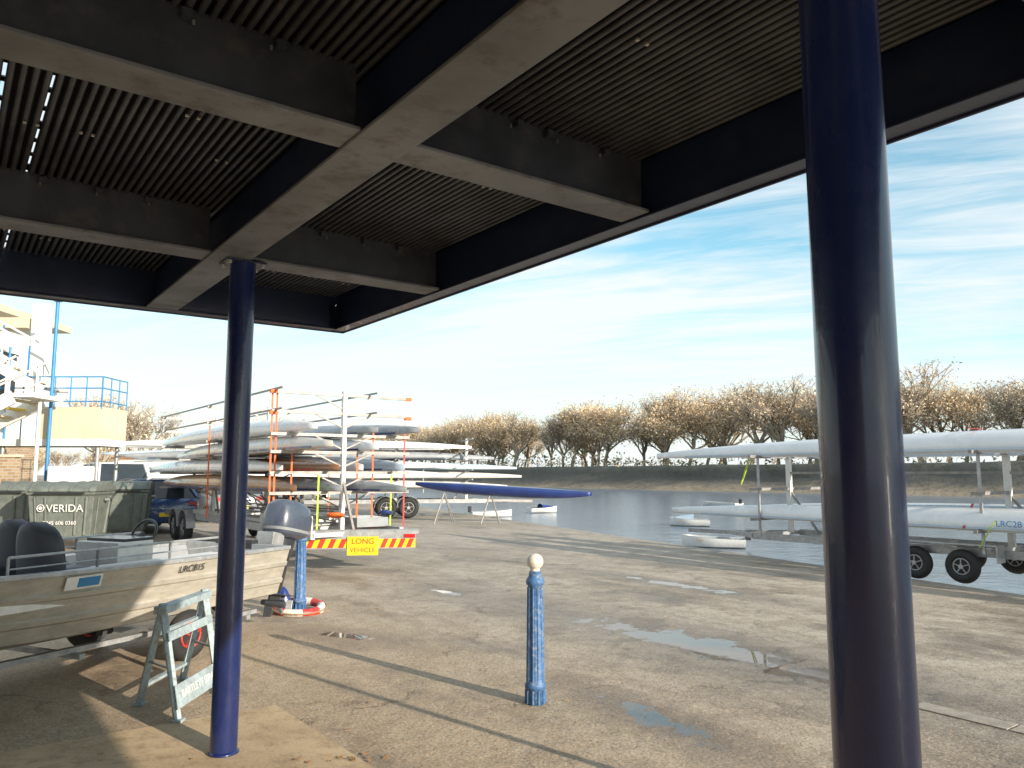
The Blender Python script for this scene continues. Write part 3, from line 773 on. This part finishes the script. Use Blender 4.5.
# ---------------------------------------------------------------- wheeled bins
def bin_(x,y,ang,front_text=True):
    M=Matrix.Translation((x,y,0))@Matrix.Rotation(ang,4,'Z'); e=empty('wheeled_bin',(x,y,0)); b=B(M)
    def rect(w,d,z): return [V((-w/2,-d/2,z)),V((w/2,-d/2,z)),V((w/2,d/2,z)),V((-w/2,d/2,z))]
    b.loft([rect(1.12,.78,.22),rect(1.18,.84,.30),rect(1.32,1.0,1.15),rect(1.38,1.08,1.17),rect(1.38,1.08,1.22)],'bin_grey',smooth=False)
    for k in(-.5,-.3,.3,.5): b.beam((k*.95,-.44,.32),(k*1.05,-.515,1.12),.05,.03,'bin_grey')
    for s1 in(-1,1): 
        for k in(-.25,.25): b.beam((s1*.60,k,.32),(s1*.675,k*1.2,1.12),.03,.05,'bin_grey')
    b.obj('body',e,bevel=.015); b=B(M)
    b.loft([[V((s1*.70,.56*math.cos(a),1.23+.20*math.sin(a))) for a in [math.pi*k/12 for k in range(13)]] for s1 in(-1,-.5,0,.5,1)],'bin_grey')
    for k in(-.6,-.2,.2,.6): b.loft([[V((k+s1*.03,.575*math.cos(a),1.235+.212*math.sin(a))) for a in [math.pi*q/12 for q in range(13)]] for s1 in(-1,1)],'bin_grey')
    b.cyl((-.5,-.60,1.20),(.5,-.60,1.20),.018,'black_plastic'); 
    for s1 in(-1,1): b.cyl((s1*.69,0,1.05),(s1*.78,0,1.05),.03,'galv')
    b.obj('lid',e,bevel=.01); b=B(M)
    for sx_ in(-.45,.45):
        for sy_ in(-.3,.3): wheel(b,(sx_,sy_,.10),(1,0,0),.10,.05,'galv',3); b.box((sx_,sy_,.21),(.12,.1,.03),'galv')
    b.obj('castors',e)
    if front_text:
        ax=M.to_3x3()@V((1,0,0)); up=(M.to_3x3()@V((0,-.075,.83))).normalized()
        text('VERIDA',M@V((.10,-.525,.88)),ax,up,.22,'white_paint',e)
        text('0845 606 0360',M@V((0,-.495,.58)),ax,up,.11,'white_paint',e)
        b=B(M); b.torus((-.38,-.527,.89),.07,.010,'white_paint',V((0,-1,.09)),seg=20,sub=4); b.cyl((-.38,-.51,.89),(-.38,-.532,.891),.035,'white_paint',seg=12); b.obj('round_mark',e)
bin_(-9.5,16.9,.10); bin_(-9.6,19.2,.35,False); bin_(-11.4,17.9,.05,False)

# ---------------------------------------------------------------- cars
def car(x,y,ang,m,van=False):
    M=Matrix.Translation((x,y,0))@Matrix.Rotation(ang,4,'Z'); e=empty('parked_car',(x,y,0)); b=B(M)
    hgt=1.45 if not van else 1.95
    xs_=[-2.1,-2.05,-1.6,-.9,-.2,.7,1.2,1.9,2.1]
    lo=[.45,.30,.26,.24,.24,.24,.26,.30,.45]; hi=[.80,.92,.95,.95,.95,.93,.90,.78,.62]
    wd_=[.70,.80,.86,.88,.88,.88,.86,.78,.66]
    rings=[[V((X,w*.94,l)),V((X,w,l+.18)),V((X,w,h-.12)),V((X,w*.93,h)),V((X,-w*.93,h)),V((X,-w,h-.12)),V((X,-w,l+.18)),V((X,-w*.94,l))] for X,l,h,w in zip(xs_,lo,hi,wd_)]
    b.loft(rings,m); b.obj('body',e); b=B(M)
    pts=lambda w0,w1:[V((-1.95,w0,.92)),V((1.1,w0,.90)),V((.3,w1,hgt-.04)),V((-.4,w1,hgt)),V((-1.35,w1,hgt-.02))]
    b.loft([pts(.82,.64),pts(-.82,-.64)],'glass_dark',smooth=False)
    b.obj('glasshouse',e,bevel=.04); b=B(M)
    b.loft([[V((.34,w,hgt-.035)),V((-.4,w,hgt+.02)),V((-1.38,w,hgt)),V((-1.38,w,hgt-.04)),V((.34,w,hgt-.06))] for w in(.66,-.66)],m,smooth=False)
    for s1 in(-1,1):
        b.beam((1.1,s1*.82,.90),(.3,s1*.65,hgt-.03),.06,.05,m); b.beam((-1.95,s1*.82,.92),(-1.36,s1*.65,hgt-.02),.10,.06,m); b.beam((-.35,s1*.83,.92),(-.35,s1*.655,hgt-.01),.07,.03,m)
        b.box((-2.07,s1*.62,.78),(.06,.26,.14),'lamp_red'); b.box((2.03,s1*.58,.62),(.10,.30,.12),'lamp_white'); b.box((.9,s1*.95,.98),(.12,.16,.11),m)
    b.box((-2.12,0,.52),(.01,.5,.11),'yellow_sign'); b.box((2.12,0,.45),(.01,.5,.11),'white_paint')
    b.obj('roof_and_lights',e,bevel=.015); b=B(M)
    for X in(-1.3,1.3):
        for s1 in(-1,1): wheel(b,(X,s1*.80,.31),(0,1,0),.31,.19,'galv',5)
    b.obj('wheels',e)
for a in((-10.6,22.6,2.3,'car_blue'),(-13.0,25.2,2.3,'car_white',True),(-13.6,30.2,2.2,'car_dark'),(-16.6,34.0,2.1,'car_silver'),(-11.6,33.5,2.2,'car_dark',True),
    (-10.2,27.6,2.2,'car_silver'),(-16.0,44,2.1,'car_dark',True),(-25,50,2.1,'car_white'),(-21,55,2.0,'car_blue'),(-15,52,2.0,'car_silver'),(-24,62,2,'car_dark'),(-29,70,2,'car_white',True)): car(*a)

# ---------------------------------------------------------------- boathouse with balcony and outside stair
bh=empty('brick_boathouse',(-19,22,0))
b=B(); b.box((-23,24,1.3),(14,4,2.6),'brick'); b.obj('lower_walls',bh)
b=B(); b.box((-23,24,4.5),(14,4,3.8),'white_render'); b.obj('upper_walls',bh)
b=B()
b.box((-22.9,23.7,6.52),(15.4,5.4,.22),'cream_render'); b.box((-23,23.9,6.68),(15,5,.1),'slate')
b.box((-13.4,21.75,5.2),(.4,.35,2.4),'white_paint'); b.box((-15.9,21.6,5.0),(.35,.5,2.9),'white_paint'); b.box((-14.3,21.8,5.85),(1.2,.5,.3),'cream_render')
b.obj('roof_eaves',bh,bevel=.01)
b=B()
for X in(-26,-23.2,-20.4,-17.6):
    b.box((X,21.97,4.9),(1.3,.06,1.4),'glass_dark'); b.box((X,21.95,4.15),(1.5,.14,.09),'white_paint'); b.box((X,21.93,4.9),(.06,.05,1.4),'white_paint')
    for s1 in(-.68,.68): b.box((X+s1,21.95,4.9),(.07,.09,1.5),'white_paint')
    b.box((X,21.95,5.64),(1.44,.09,.07),'white_paint')
b.box((-15.97,24,4.6),(.06,1.4,1.6),'glass_dark'); b.box((-15.95,24,5.45),(.1,1.6,.08),'white_paint'); b.box((-15.95,24,3.75),(.14,1.6,.08),'white_paint')
for X in(-25,-20.5,-17.6): b.box((X,21.96,1.35),(2.4,.08,2.7),'blue_rail'); b.box((X,21.95,2.76),(2.6,.12,.12),'white_paint')
b.obj('windows_and_doors',bh)
b=B()
y0,y1=20.3,21.6; x0,x1=-15.9,-10.75
b.box(((x0+x1)/2,(y0+y1)/2,2.42),(x1-x0,y1-y0,.18),'white_paint')
b.box((-11.6,y0+.03,2.93),(1.7,.06,.84),'cream_render'); b.box((x1-.03,(y0+y1)/2+.04,2.93),(.06,y1-y0-.08,.84),'cream_render')
for X,Y in((x1-.15,y0+.15),(x1-.15,y1-.15),(-13.4,y0+.15)): b.cyl((X,Y,0),(X,Y,2.33),.05,'galv')
b.obj('balcony',bh)
b=B()
for k in range(13):
    X=x0+.1+(x1-x0-.15)*k/12; b.cyl((X,y0+.02,2.5),(X,y0+.02,4.15),.018,'blue_rail',seg=6)
for z in(3.5,3.85,4.15): b.cyl((x0,y0+.02,z),(x1,y0+.02,z),.018,'blue_rail',seg=6); b.cyl((x1-.03,y0,z),(x1-.03,y1,z),.018,'blue_rail',seg=6)
for k in range(4): Y=y0+(y1-y0)*k/3; b.cyl((x1-.03,Y,3.3),(x1-.03,Y,4.15),.018,'blue_rail',seg=6)
b.cyl((-12.0,20.1,0),(-12.0,20.1,6.1),.045,'blue_rail'); b.box((-12.0,20.1,6.15),(.16,.16,.06),'blue_rail')
b.cyl((-13.1,20.0,2.5),(-13.1,20.0,4.9),.03,'blue_rail')
b.obj('balcony_rails',bh)
b=B()
for yy in(18.7,19.9):
    b.beam((-16.8,yy,1.1),(-12.1,yy,3.45),.07,.34,'white_paint')
    b.beam((-16.8,yy,2.1),(-12.1,yy,4.45),.04,.05,'white_paint'); b.beam((-16.8,yy,1.65),(-12.1,yy,4.0),.03,.04,'white_paint')
    for k in range(7): X=-16.6+k*.72; b.beam((X,yy,1.2+k*.36),(X,yy,2.2+k*.36),.04,.04,'white_paint')
for k in range(13): b.box((-16.6+k*.36,19.3,1.25+k*.18),(.30,1.12,.04),'yellow_sign' if k%2 else 'cream_render')
b.box((-11.9,19.3,3.5),(.6,1.3,.10),'white_paint')
# upper flight turning back towards the roof
for yy in(20.0,21.1):
    b.beam((-16.4,yy,6.0),(-12.2,yy,3.75),.06,.26,'white_paint'); b.beam((-16.4,yy,7.0),(-12.2,yy,4.75),.04,.05,'white_paint')
    for k in range(6): X=-16.2+k*.72; b.beam((X,yy,5.95-k*.386),(X,yy,6.85-k*.386),.035,.035,'blue_rail' if k%2 else 'white_paint')
for k in range(11): b.box((-16.1+k*.36,20.55,5.8-k*.193),(.28,1.02,.04),'cream_render')
for X in(-11.8,-14.0): b.cyl((X,19.3,0),(X,19.3,3.4 if X>-12 else 2.4),.045,'white_paint')
b.obj('outside_stair',bh)
b=B(); b.box((-14.9,18.6,1.0),(6.2,.22,2.0),'brick'); b.box((-14.9,18.6,2.03),(6.3,.28,.06),'cream_render'); b.obj('yard_wall')
e=empty('timber_stack',(-10.9,16.2,0)); b=B()
for k in range(5): b.beam((-10.75+k*.05,16.0,.0),(-11.1-k*.06,16.9,1.5),.09,.03,'wood')
b.obj('planks',e)
b=B(); b.box((-11.3,20.0,1.55),(.9,.6,.5),'white_paint'); b.box((-11.3,20.0,.65),(1.2,1.0,1.3),'shell_grey'); b.obj('storage_crate',bevel=.03)
b=B(); b.cyl((-7.5,66,0),(-7.5,66,3),.05,'galv'); b.obj('mooring_pole')

# ---------------------------------------------------------------- leaf litter, stones
R=random.Random(12); b=B()
def litter(cx,cy,sx_,sy_,n,s0,m='leaf_litter'):
    for _ in range(n):
        q=V((R.gauss(cx,sx_),R.gauss(cy,sy_),.012)); s_=R.uniform(.4,1)*s0; a=R.random()*6.28
        d1=V((math.cos(a),math.sin(a),R.uniform(-.15,.3)))*s_; d2=V((-math.sin(a),math.cos(a),R.uniform(0,.4)))*s_*.6
        b.add([q-d1,q+d2,q+d1,q-d2],[(0,1,2,3)],m)
litter(-1.0,4.55,.14,.05,16,.03); litter(-1.7,4.9,.5,.5,14,.02); litter(.4,5.6,.5,.3,14,.018); litter(-2.4,9.6,.5,.3,25,.03); litter(1,6,2.5,2,120,.013)
litter(.16,5.62,.10,.05,30,.014,'leaf_green')
b.obj('leaf_litter')

# ---------------------------------------------------------------- light and sky
SA=V((.74,-.67,0)).normalized(); EL=math.radians(16.5)
sd=V((SA.x*math.cos(EL),SA.y*math.cos(EL),math.sin(EL)))
sun=bpy.data.lights.new('sun','SUN'); sun.energy=7; sun.angle=math.radians(.5); sun.color=(1,.88,.72)
so=bpy.data.objects.new('sun',sun); so.rotation_euler=sd.to_track_quat('Z','Y').to_euler(); COL.objects.link(so)
w=bpy.data.worlds.new('World'); sc.world=w; w.use_nodes=True; t=NT(w.node_tree)
bg=w.node_tree.nodes['Background']; STR=.15
sky=t.n('ShaderNodeTexSky',sky_type='NISHITA'); sky.sun_disc=False; sky.sun_elevation=EL; sky.sun_rotation=math.atan2(SA.x,SA.y)
sky.altitude=20; sky.dust_density=.6; sky.ozone_density=1.2
gc=t.n('ShaderNodeTexCoord').outputs['Generated']
sep=t.n('ShaderNodeSeparateXYZ'); t.l(gc,sep.inputs[0])
zz=t.math('ADD',t.math('MAXIMUM',sep.outputs[2],0),.10)
cx=t.n('ShaderNodeCombineXYZ'); t.l(t.math('DIVIDE',sep.outputs[0],zz),cx.inputs[0]); t.l(t.math('DIVIDE',sep.outputs[1],zz),cx.inputs[1])
cv=t.vec(cx.outputs[0],(1,1,1),(0,0,math.radians(20)))
n1=t.noise(t.vec(cv,(.35,.8,1),loc=(3.1,.7,0)),1.3,6,.55,.6); n2=t.noise(t.vec(cv,(.5,2.2,1)),2.0,8,.62,1.0)
cm=t.ramp(t.math('ADD',t.math('MULTIPLY',n1,.62),t.math('MULTIPLY',n2,.38)),.40,.56)
hz=t.math('SUBTRACT',1,t.ramp(sep.outputs[2],.0,.27))
hz=t.math('POWER',hz,1.2)
cm=t.math('ADD',t.math('MULTIPLY',t.math('MULTIPLY',cm,.92),t.math('SUBTRACT',1,hz)),t.math('MULTIPLY',hz,.95),clamp=True)
base=t.mix(1.0,sky.outputs[0],(1.4,1.85,1.68),'MULTIPLY')
c=t.mix(cm,base,(6.45,6.75,6.9))
t.l(c,bg.inputs[0]); bg.inputs[1].default_value=STR

cam=bpy.data.cameras.new('camera'); co=bpy.data.objects.new('camera',cam); COL.objects.link(co)
cam.sensor_width=36; cam.lens=775/1024*36; cam.clip_end=4000; cam.clip_start=.05
co.location=(0,0,1.6); co.rotation_euler=(math.radians(90+6.62),0,0)
sc.camera=co
sc.view_settings.view_transform='Standard'; sc.view_settings.look='None'; sc.view_settings.exposure=0
